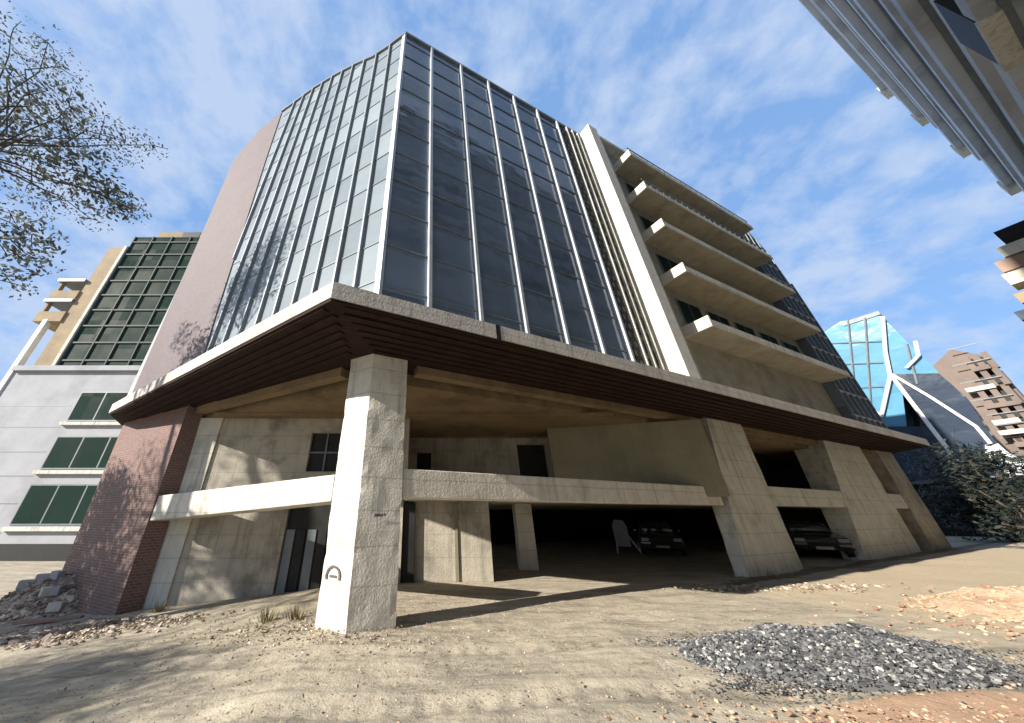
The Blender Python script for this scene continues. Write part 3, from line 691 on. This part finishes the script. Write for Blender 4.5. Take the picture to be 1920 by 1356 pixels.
F2 = far_frame(85, 64)
BB = thing('balcony_block', F2.w(0,0,-5), 'brown and salmon apartment block with stacked balconies beyond the blue glass building', 'building')
P0 = pp(F2, [(1745,690),(1782,655),(1850,668),(1920,745),(1990,850),(1990,960),(1745,960)])
b = MB(); b.prism(F2, P0, -14, 0); b.build('block_wall', M['fbrown'], BB)
xa = F2.pl(1785, 700)[0]; xb = F2.pl(1985, 800)[0]
rows = [(672,1790,1860,'salmon'),(702,1800,1885,'salmon'),(735,1815,1905,'pale'),(768,1835,1925,'salmon'),(795,1865,1950,'slab'),(815,1878,1960,'slab'),(838,1890,1990,'pale')]
for yy, x0, x1, mm in rows:
    s0, z0 = F2.pl(x0, yy); s1, _ = F2.pl(x1, yy)
    sl = box('balcony', M[mm] if yy % 2 else M['fbrown'], BB, F2, s0+(yy*7%5)*.6, s1-(yy*3%4)*.9, z0-.3, z0+.25, 0, 1.4+(yy%3)*.3)
    box('window', M['dark'], BB, F2, s0+.6, s1, z0-2.3, z0-.6, .0, .06)
    box('balcony_rail', M['alud'], sl, F2, s0, s1, z0+.95, z0+1.05, 1.3, 1.4)
    for j in range(3): box('divider', M['fbrown'], sl, F2, s0+(s1-s0)*(.2+.3*j), s0+(s1-s0)*(.2+.3*j)+.5, z0-2.6, z0-.3, .05, 1.1)
F3 = far_frame(30, 68)
s0, z0 = F3.pl(1882, 440); print('RB', s0, z0)
RB = thing('balcony_house', F3.w(s0+6, -.0, 0), 'sunlit cream block with dark eaves poking in at the right edge below the grey tower', 'building')
box('house_wall', M['tan'], RB, F3, F3.pl(1915,520)[0], s0+16, -1, F3.pl(1915,520)[1], -10, 0)
for k, (x_, y_, th, mm, o_) in enumerate(((1868,442,.45,'black',.5),(1872,472,.55,'pale',.5),(1868,498,.6,'salmon',.45),(1884,522,.6,'slab',.6),(1904,556,.5,'tan',.4),(1906,590,.45,'navy',.5))):
    ss, zz = F3.pl(x_, y_); box('eaves' if k == 0 else 'balcony', M[mm], RB, F3, ss, s0+16, zz-th, zz, -.5, o_)
for (x_, y_, th) in ((1898,484,.5),(1894,510,.3)):
    ss, zz = F3.pl(x_, y_); box('window', M['dark'], RB, F3, ss, s0+14, zz-th, zz, -.2, .2)

# ------------------------------------------------------------------ vegetation
def leaves(b, c, r, n, size, squash=.7):
    for _ in range(n):
        while True:
            p = Vector((random.uniform(-1,1), random.uniform(-1,1), random.uniform(-1,1)))
            if p.length < 1: break
        p = Vector((p.x*r, p.y*r, p.z*r*squash)) + c
        u = Vector((random.gauss(0,1), random.gauss(0,1), random.gauss(0,1))).normalized(); v = u.orthogonal().normalized()
        s = size*random.uniform(.6,1.35)
        b.add([p-u*s, p+v*s*.42, p+u*s, p-v*s*.42], [(0,1,2,3)])
def limb(b, a, c, r0, r1, k=4, wob=.12):
    a, c = Vector(a), Vector(c); prev = a; Ln = (c-a).length; pts = [a]
    for i in range(1, k+1):
        t = i/k; p = a.lerp(c, t) + Vector((random.uniform(-1,1),random.uniform(-1,1),random.uniform(-.5,1)))*Ln*wob*.5*(t<1)
        b.tube(prev, p, r0+(r1-r0)*(i-1)/k, r0+(r1-r0)*t, 6); prev = p; pts.append(p)
    return pts
base = Vector((-19.5, 3.2, -1.0))
TR = thing('shade_tree', base, 'tall sparse-leaved tree whose branches hang into the upper left of the sky', 'tree')
tb, lb = MB(), MB()
trunk = limb(tb, base, base+Vector((.6,.3,7.0)), .5, .36, 5, .05)
fork = trunk[-1]
clusters = []
def cl(x, y, t, r, n): clusters.append((EYE + ray(x, y)*t*1.7, r*1.7, n))
for args in ((25,130,6.5,.75,150),(90,170,6.6,.7,130),(0,210,6.3,.8,160),(60,225,6.6,.6,110),(110,125,6.9,.4,40),(40,290,6.3,.65,120),(130,250,6.6,.6,100),(185,260,6.8,.5,90),(235,265,7.0,.42,60),(285,272,7.2,.28,18),
             (60,340,6.5,.5,70),(150,320,6.7,.55,100),(200,370,6.9,.42,80),(245,390,7.1,.30,55),(110,375,6.7,.4,55),(20,400,6.3,.5,70),(60,440,6.5,.4,50),(15,480,6.4,.45,60),(70,490,6.6,.3,20),(20,530,6.5,.35,25),(130,200,6.8,.35,28),(170,410,6.9,.28,20),(90,80,6.6,.35,14),(20,70,6.4,.5,25)):
    cl(*args)
for _ in range(14):   # rest of the crown, outside the picture
    a = random.uniform(0, 6.28); rr = random.uniform(.8, 4.2)
    clusters.append((fork + Vector((math.cos(a)*rr-2.6, math.sin(a)*rr*.8+.5, random.uniform(3.2,8.5))), random.uniform(.6,1.0), 60))
for _ in range(26):   # unseen low boughs added to the tree to shade the foot of the building
    cy_ = random.uniform(3.2,9.0); clusters.append((Vector((random.uniform(-21,-17.2), cy_, random.uniform(2.8, 6.3 if cy_ > 4.4 else 8.2))), random.uniform(.9,1.3), 300))
for px_, py_, pz_ in ((-17.0,-.6,6.0),(-16.4,-1.0,6.4),(-17.6,-.1,5.6),(-15.6,-2.3,6.0),(-18.2,-.9,6.6),(-15.0,-3.4,6.2),(-18.8,.3,6.0)):  # unseen clumps added to throw shadow on the left foreground
    clusters.append((Vector((px_, py_, pz_)), 1.0, 330))
hubs = []
for k in range(7):
    c = clusters[[2,5,8,12,15,24,30][k]][0]
    pts = limb(tb, fork, fork.lerp(c, .62)+Vector((0,0,.5)), .22, .09, 5, .10); hubs += pts[2:]
for c, r, n in clusters:
    hcl = min(hubs, key=lambda h: (h-c).length)
    limb(tb, hcl, c, .034, .012, 4, .16)
    for _ in range(3):
        e = c + Vector((random.uniform(-1,1),random.uniform(-1,1),random.uniform(-.7,.7)))*r*.8; limb(tb, c, e, .018, .007, 2, .2)
    leaves(lb, c, r*1.35, int(n*3.3), random.choice((.06,.08,.105)))
tb.build('trunk', M['bark'], TR); lb.build('crown', M['leaf'], TR)

def bushtree(name, c, rx, rz, n, size, label, cat, m='bush', trunk_h=1.0, group=None):
    t = thing(name, (c[0], c[1], gz(c[0],c[1])), label, cat, group); bt_, bl = MB(), MB(); B0 = Vector((c[0], c[1], gz(c[0],c[1])-.1))
    limb(bt_, B0, B0+Vector((0,0,trunk_h)), .12*rx, .08*rx, 3, .05)
    for _ in range(14):
        a = random.uniform(0,6.28); rr = random.uniform(.1,1)*rx*.75; cc = B0+Vector((math.cos(a)*rr, math.sin(a)*rr, trunk_h+random.uniform(-.3,1)*rz*.8+rz*.2))
        limb(bt_, B0+Vector((0,0,trunk_h*.8)), cc, .05*rx, .02*rx, 2, .1); leaves(bl, cc, rx*random.uniform(.3,.5), n//14, size, .8)
    bt_.build('trunk', M['bark'], t); bl.build('crown', M[m], t); return t
# dark trees between the main building and the far right
F4 = far_frame(40, 64)
for i, (px, py_top, rx, lb_) in enumerate(((1690,800,3.4,'dark dense tree just past the last concrete leg'),(1750,835,3.6,'dark dense tree below the white steel edges'),(1810,880,3.2,'dark dense tree left of the white steel post'),(1870,900,3.0,'dark dense tree right of the white steel post, beside the low bush'),(1925,925,3.0,'dark low tree cut off by the right edge'))):
    s_, z_ = F4.pl(px, py_top); c = F4.w(s_+1.5, 0, -2+i*.5)
    bushtree('tree', c, rx, max(1.2, (z_-1.2)*.75), 3000, .18, lb_, 'tree', 'shaded_leaf', 1.0, 'dark trees past the far corner')
F5 = far_frame(34, 66)
s_, z_ = F5.pl(1885, 905); c = F5.w(s_, 0, 0)
bushtree('bush', c, 1.7, max(1, z_-1.6), 1100, .13, 'low dark green bush nearest the camera at the right edge', 'bush', 'shaded_leaf', z_-2.2)
# low dark block added behind the trees, standing in for the shade there
SH = thing('shade_block', F4.w(F4.pl(1800,960)[0], 0, -8), 'long low dark block with a flat top, put in for the shade behind the trees at the right', 'shade_block')
s_a, s_b = F4.pl(1600, 950, -8)[0], F4.pl(2100, 950, -8)[0]
box('shade_block_wall', M['dark'], SH, F4, s_a, s_b, -1, F4.pl(1800, 905, -8)[1], -14, -8); box('shade_block_roof', M['alud'], SH, F4, s_a-.5, s_b+.5, F4.pl(1800, 905, -8)[1], F4.pl(1800, 905, -8)[1]+.25, -14.5, -7)
# pale slope / roof at right edge
SR = thing('warehouse', F4.w(F4.pl(1910,850,-14)[0], 0, -20), 'pale green roofed warehouse at the right edge under the balconied block', 'building')
b = MB(); b.prism(F4, pp(F4, [(1868,835),(1990,905),(1990,960),(1868,960)], -18), -30, -18); b.build('warehouse_roof', M['greyw'], SR)

# ------------------------------------------------------------------ cars
def car(loc, rz, paint, label, group='cars parked under and beside the building'):
    t = thing('parked_car', loc, label, 'car', group); t.rotation_euler = (0,0,rz)
    def place(b, name, m, smooth=False, bevel=0, par=None, sub=0):
        me_o = b.build(name, m, None, smooth, bevel); me_o.parent = par or t; return me_o
    Fc = Frame((0,0,0), (0,1,0), (1,0,0))   # s = length, o = width
    def loft(prof, name, m, halfw, taper, par=None, bevel=.04):
        b = MB(); b.prism(Fc, prof, -halfw, halfw)
        for i, v in enumerate(b.v):
            k = max(0, (v[2]-.75))*taper; b.v[i] = (v[0]*(1-k), v[1], v[2])
        return place(b, name, m, True, bevel, par)
    body = loft([(-2.15,.32),(-2.2,.55),(-2.12,.78),(-1.2,.95),(1.35,.98),(2.05,.92),(2.15,.6),(2.1,.3)], 'body', paint, .87, .1, bevel=.07)
    loft([(-1.15,.93),(-.45,1.40),(.75,1.44),(1.45,.96)], 'cabin', paint, .80, .32, body, .05)
    loft([(-1.07,.97),(-.5,1.36),(-.42,1.36),(-.95,.97)], 'windscreen', M['cglass'], .70, .30, body, 0).location = (0,-.10,.02)
    loft([(-.85,.99),(-.42,1.33),(.7,1.36),(1.2,1.0)], 'side_window', M['cglass'], .815, .31, body, 0)
    for sx in (-1,1):
        for sy in (-1.35, 1.35):
            b = MB(); b.tube((sx*.72,sy,.32),(sx*.90,sy,.32),.32,.32,20); wh = place(b,'wheel',M['black'])
            b = MB(); b.tube((sx*.89,sy,.32),(sx*.915,sy,.32),.19,.17,12); place(b,'rim',M['chrome'],par=wh)
        b = MB(); b.box(Fc, -2.22,-2.08,.62,.76, sx*.48, sx*.80); place(b,'headlight',M['lamp'],bevel=.02)
        b = MB(); b.box(Fc, 2.02,2.16,.68,.84, sx*.50, sx*.82); place(b,'tail_light',M['tail'],bevel=.02)
        b = MB(); b.box(Fc, -.95,-.8,.98,1.1, sx*.86, sx*1.0); place(b,'wing_mirror',paint,bevel=.02)
    b = MB(); b.box(Fc, -2.225,-2.15,.45,.62,-.45,.45); place(b,'grille',M['black'])
    b = MB(); b.box(Fc, -2.24,-2.2,.36,.46,-.26,.26); place(b,'number_plate',M['lamp'])
    return t
car((11.6, 18.6, .06), R(-28), M['cardark'], 'dark grey saloon parked in the shade left of the first slanting leg')
car((17.6, 16.9, .13), R(-35), M['carblk'], 'black saloon parked between the first and second slanting legs')

# leaning pale board inside the parking
bx_, by_ = 9.7, 18.4
PB = thing('leaning_board', (bx_, by_, .05), 'pale grey board leaning on a strut in the dark parking area', 'board')
fbd = Frame((bx_, by_, 0), Vector((.85,-.5,0)), Vector((-.5,-.85,0)))
b = MB(); b.prism(fbd, [(-.35,.35),(.30,.35),(.32,1.25),(.2,1.55),(-.2,1.58),(-.36,1.3)], -.04, .0); b.build('panel', M['greyw'], PB)
b = MB(); b.tube(fbd.w(.2,1.0,0), fbd.w(.75,0.05,.2), .05); b.build('strut', M['pale'], PB); b = MB(); b.tube(fbd.w(-.3,.6,-.02), fbd.w(-.35,.03,.1), .04); b.build('strut', M['pale'], PB)

# ------------------------------------------------------------------ gravel, rubble, litter
def heap_h(x, y, cx, cy, rx, ry, h):
    d = ((x-cx)/rx)**2 + ((y-cy)/ry)**2; return h*max(0, 1-d)**1.1*(1+.45*noise.noise(Vector((x*1.6,y*1.6,7)))) if d < 1 else 0
gc = (5.35, 5.5, 2.0, .85, .30)
b = MB(); n = 26; m_ = 40; V = [(gc[0], gc[1], gz(gc[0],gc[1])+gc[4])]; F = []
for j in range(1, n+1):
    for i in range(m_):
        a = 2*math.pi*i/m_; r = j/n*1.0; x = gc[0]+math.cos(a)*gc[2]*r*.98; y = gc[1]+math.sin(a)*gc[3]*r*.98
        V.append((x, y, gz(x,y) + heap_h(x,y,*gc) + noise.noise(Vector((x*6,y*6,0)))*.02 - (.03 if j == n else .0)))
for i in range(m_): F.append((0, 1+i, 1+(i+1)%m_))
for j in range(n-1):
    for i in range(m_): a = 1+j*m_; F.append((a+i, a+m_+i, a+m_+(i+1)%m_, a+(i+1)%m_))
b.add([Vector(v) for v in V], F)
for _ in range(13000):
    a = random.uniform(0,6.283); r = math.sqrt(random.random())*1.05 + (random.random()**5)*.5
    r *= 1 + .38*noise.noise(Vector((math.cos(a)*2.2, math.sin(a)*2.2, 5)))
    x = gc[0]+math.cos(a)*gc[2]*r; y = gc[1]+math.sin(a)*gc[3]*r
    if y < 3.2: continue
    b.rock((x, y, gz(x,y)+heap_h(x,y,*gc)+random.uniform(-.008,.02)), random.choice((.007,.009,.011,.014,.017,.021,.021,.028,.036) if r < 1 else (.006,.009,.012,.017)))
tag(b.build('gravel_pile', M['gravel']), 'low heap of dark grey crushed stone on the ground at lower right', 'gravel', kind='stuff')
def scatter(name, m, spots, label, cat, flat=.6):
    b = MB()
    for (cx, cy, rx, ry, n, s0, s1) in spots:
        for _ in range(n):
            x = random.gauss(cx, rx); y = random.gauss(cy, ry)
            if y < 2.6: continue
            b.rock((x, y, gz(x,y)+.005), random.uniform(s0, s1)*random.uniform(.6,1), flat)
    tag(b.build(name, m), label, cat, kind='stuff')
scatter('red_rubble', M['redrub'], [(10.6,6.7,1.5,.6,500,.015,.06),(4.4,3.95,1.6,.28,700,.01,.035),(7.0,4.5,1.0,.5,350,.01,.04),(12.5,7.4,1.5,.7,260,.02,.07)], 'scattered red earth clods and brick chips on the ground at lower right', 'rubble')
scatter('rubble', M['rubble'], [(-8.9,8.9,.9,.4,320,.03,.13),(-7.8,8.3,1.2,.3,260,.02,.07),(-6.6,8.9,.8,.25,160,.02,.07),(-2.6,7.1,.8,.35,260,.012,.045),(9.4,10.0,1.3,.25,260,.02,.08),(-1.2,5.9,2.6,1.1,1500,.004,.014),(2.5,7.0,3.4,1.4,1500,.005,.016),(-3.5,5.0,1.8,.9,900,.004,.012),(1.5,4.4,2.0,.5,900,.003,.010),(-1.2,6.2,.9,.25,200,.01,.03)], 'loose stones and broken plaster strewn along the foot of the building', 'rubble')
# red earth mound at right edge
b = MB(); V = []; F = []; n = 18; m_ = 30; hc = (12.6, 7.6, 2.6, 1.3, .32)
V.append(Vector((hc[0],hc[1],gz(hc[0],hc[1])+hc[4])))
for j in range(1,n+1):
    for i in range(m_):
        a = 2*math.pi*i/m_; x = hc[0]+math.cos(a)*hc[2]*j/n; y = hc[1]+math.sin(a)*hc[3]*j/n
        V.append(Vector((x,y,gz(x,y)+hc[4]*max(0,1-(j/n)**2)*(1+.5*noise.noise(Vector((x*1.5,y*1.5,4))))+noise.noise(Vector((x*5,y*5,1)))*.03-(.04 if j==n else 0))))
for i in range(m_): F.append((0,1+i,1+(i+1)%m_))
for j in range(n-1):
    for i in range(m_): a = 1+j*m_; F.append((a+i,a+m_+i,a+m_+(i+1)%m_,a+(i+1)%m_))
b.add(V, F); M['laterite'] = mat('laterite', (.46,.29,.19), .95, (.54,.43,.30), 3, .9, 14, stain=(.34,.18,.11), stain_scale=2)
for _ in range(1500):
    a = random.uniform(0,6.283); rr = math.sqrt(random.random())*1.1; x = hc[0]+math.cos(a)*hc[2]*rr; y = hc[1]+math.sin(a)*hc[3]*rr
    b.rock((x,y,gz(x,y)+hc[4]*max(0,1-rr*rr)*(1+.5*noise.noise(Vector((x*1.5,y*1.5,4))))+noise.noise(Vector((x*5,y*5,1)))*.03), random.choice((.015,.02,.03,.045)), .6)
tag(b.build('earth_mound', M['laterite']), 'low mound of orange-red earth at the right edge behind the gravel', 'earth mound', kind='stuff')
# planks by the brown wall
for k, (px0, py0, px1, py1, mm, lb_) in enumerate(((8,1158,168,1150,'slab','long pale plank lying left of the brown tiled wall, the farther of two'),(22,1178,150,1168,'salmon','long pinkish plank lying left of the brown tiled wall, the nearer of two'))):
    z = -.85; a, c = gp(px0, py0, z), gp(px1, py1, z); dd = (c-a).normalized(); f_ = Frame(Vector((a.x,a.y,0)), dd, Vector((dd.y,-dd.x,0)))
    zz = gz(a.x, a.y)
    b = MB(); b.box(f_, 0, (c-a).length, zz+.06, zz+.14, -.09, .09); o = b.build('plank', M[mm], bevel=.01)
    tag(o, lb_, 'plank', 'planks beside the brown tiled wall')
# broken blocks by the brown wall, individually countable
hp = gp(120, 1148, -.85); hw = FL.w(11.6, 0, .25); hq = (hw.x, hw.y, 1.75, .80, .78)
b = MB(); V = [Vector((hq[0],hq[1],gz(hq[0],hq[1])+hq[4]))]; F = []
for j in range(1,15):
    for i in range(26):
        a = 2*math.pi*i/26; x = hq[0]+math.cos(a)*hq[2]*j/14*.99; y = hq[1]+math.sin(a)*hq[3]*j/14*.99
        V.append(Vector((x,y,gz(x,y)+heap_h(x,y,*hq)+noise.noise(Vector((x*4,y*4,0)))*.05-(.06 if j==14 else 0))))
for i in range(26): F.append((0,1+i,1+(i+1)%26))
for j in range(13):
    for i in range(26): a = 1+j*26; F.append((a+i,a+26+i,a+26+(i+1)%26,a+(i+1)%26))
b.add(V, F)
for _ in range(1500):
    a = random.uniform(0,6.283); rr = math.sqrt(random.random())*1.15; x = hq[0]+math.cos(a)*hq[2]*rr; y = hq[1]+math.sin(a)*hq[3]*rr
    b.rock((x,y,gz(x,y)+heap_h(x,y,*hq)+.01), random.choice((.02,.03,.04,.06,.09)), .7)
tag(b.build('rubble_heap', M['rubble']), 'heap of broken stone and earth against the foot of the brown tiled wall', 'rubble heap', kind='stuff')
blk = [(40,1100,'small broken grey block beside the planks, leftmost'),(75,1085,'broken grey block above the left end of the planks'),(105,1120,'squat grey block just above the middle of the planks'),(120,1080,'upright grey block standing nearest the leaf pile'),(140,1105,'pale block touching the foot of the brown tiled wall'),(95,1055,'pale block on top of the rubble heap'),(55,1130,'flat pale block at the left of the planks')]
for px, py, lb_ in blk:
    P = Vector((hq[0]+(px-95)*.019, hq[1]-.30-(px-95)*.006+(1100-py)*.004, 0)); a = random.uniform(0,3); f_ = Frame(Vector((P.x,P.y,0)), (math.cos(a),math.sin(a),0), (math.sin(a),-math.cos(a),0))
    zz = gz(P.x,P.y)+heap_h(P.x,P.y,*hq)-.03
    b = MB(); b.box(f_, -.17, .17, zz, zz+.22, -.10, .10); b.box(f_, -.13, -.03, zz+.2, zz+.222, -.06, .06)
    tag(b.build('concrete_block', random.choice([M['pale'],M['greyw'],M['slab']]), bevel=.015), lb_, 'concrete block', 'broken blocks by the brown tiled wall')
# leaf litter and dry weeds
b = MB()
for (cx, cy, rx, ry, n) in ((-6.2,8.6,1.6,.25,500),(-3.4,7.4,1.2,.4,500),(-2.2,6.6,1.0,.35,350),(9.0,9.7,1.4,.2,220),(-9.4,9.2,1.0,.5,500),(0,5,3.5,1.2,250)):
    for _ in range(n):
        x, y = random.gauss(cx,rx), random.gauss(cy,ry)
        if y < 2.4: continue
        p = Vector((x,y,gz(x,y)+random.uniform(.01,.05))); u = Vector((random.gauss(0,1),random.gauss(0,1),random.gauss(0,.5))).normalized(); v = u.orthogonal().normalized(); s = random.uniform(.008,.026)
        b.add([p-u*s,p+v*s*.5,p+u*s,p-v*s*.5],[(0,1,2,3)])
tag(b.build('leaf_litter', M['litter']), 'dry leaves and weeds strewn over the dirt along the foot of the building', 'leaf litter', kind='stuff')
weeds = [(gp(268,1128,-.5),'dry weed clump at the foot of the pale side wall'),(gp(300,1140,-.45),'dry weed clump right of the brown tiled wall'),(gp(555,1165,-.12),'dry brown weed clump just left of the corner column'),(gp(500,1172,-.2),'low dry weed clump farther left of the corner column'),(gp(1450,1082,.1),'brown weed clump at the foot of the first slanting leg')]
for P, lb_ in weeds:
    b = MB(); g0 = gz(P.x,P.y)
    for _ in range(60):
        a = random.uniform(0,6.28); r = random.uniform(0,.18); q1 = Vector((P.x+math.cos(a)*r, P.y+math.sin(a)*r, g0-.02)); q2 = q1+Vector((math.cos(a)*.12,math.sin(a)*.12,random.uniform(.1,.3)))
        w_ = Vector((-math.sin(a),math.cos(a),0))*.012; b.add([q1-w_,q1+w_,q2],[(0,1,2)])
    tag(b.build('weed', M['litter']), lb_, 'weed', 'dry weeds along the building')
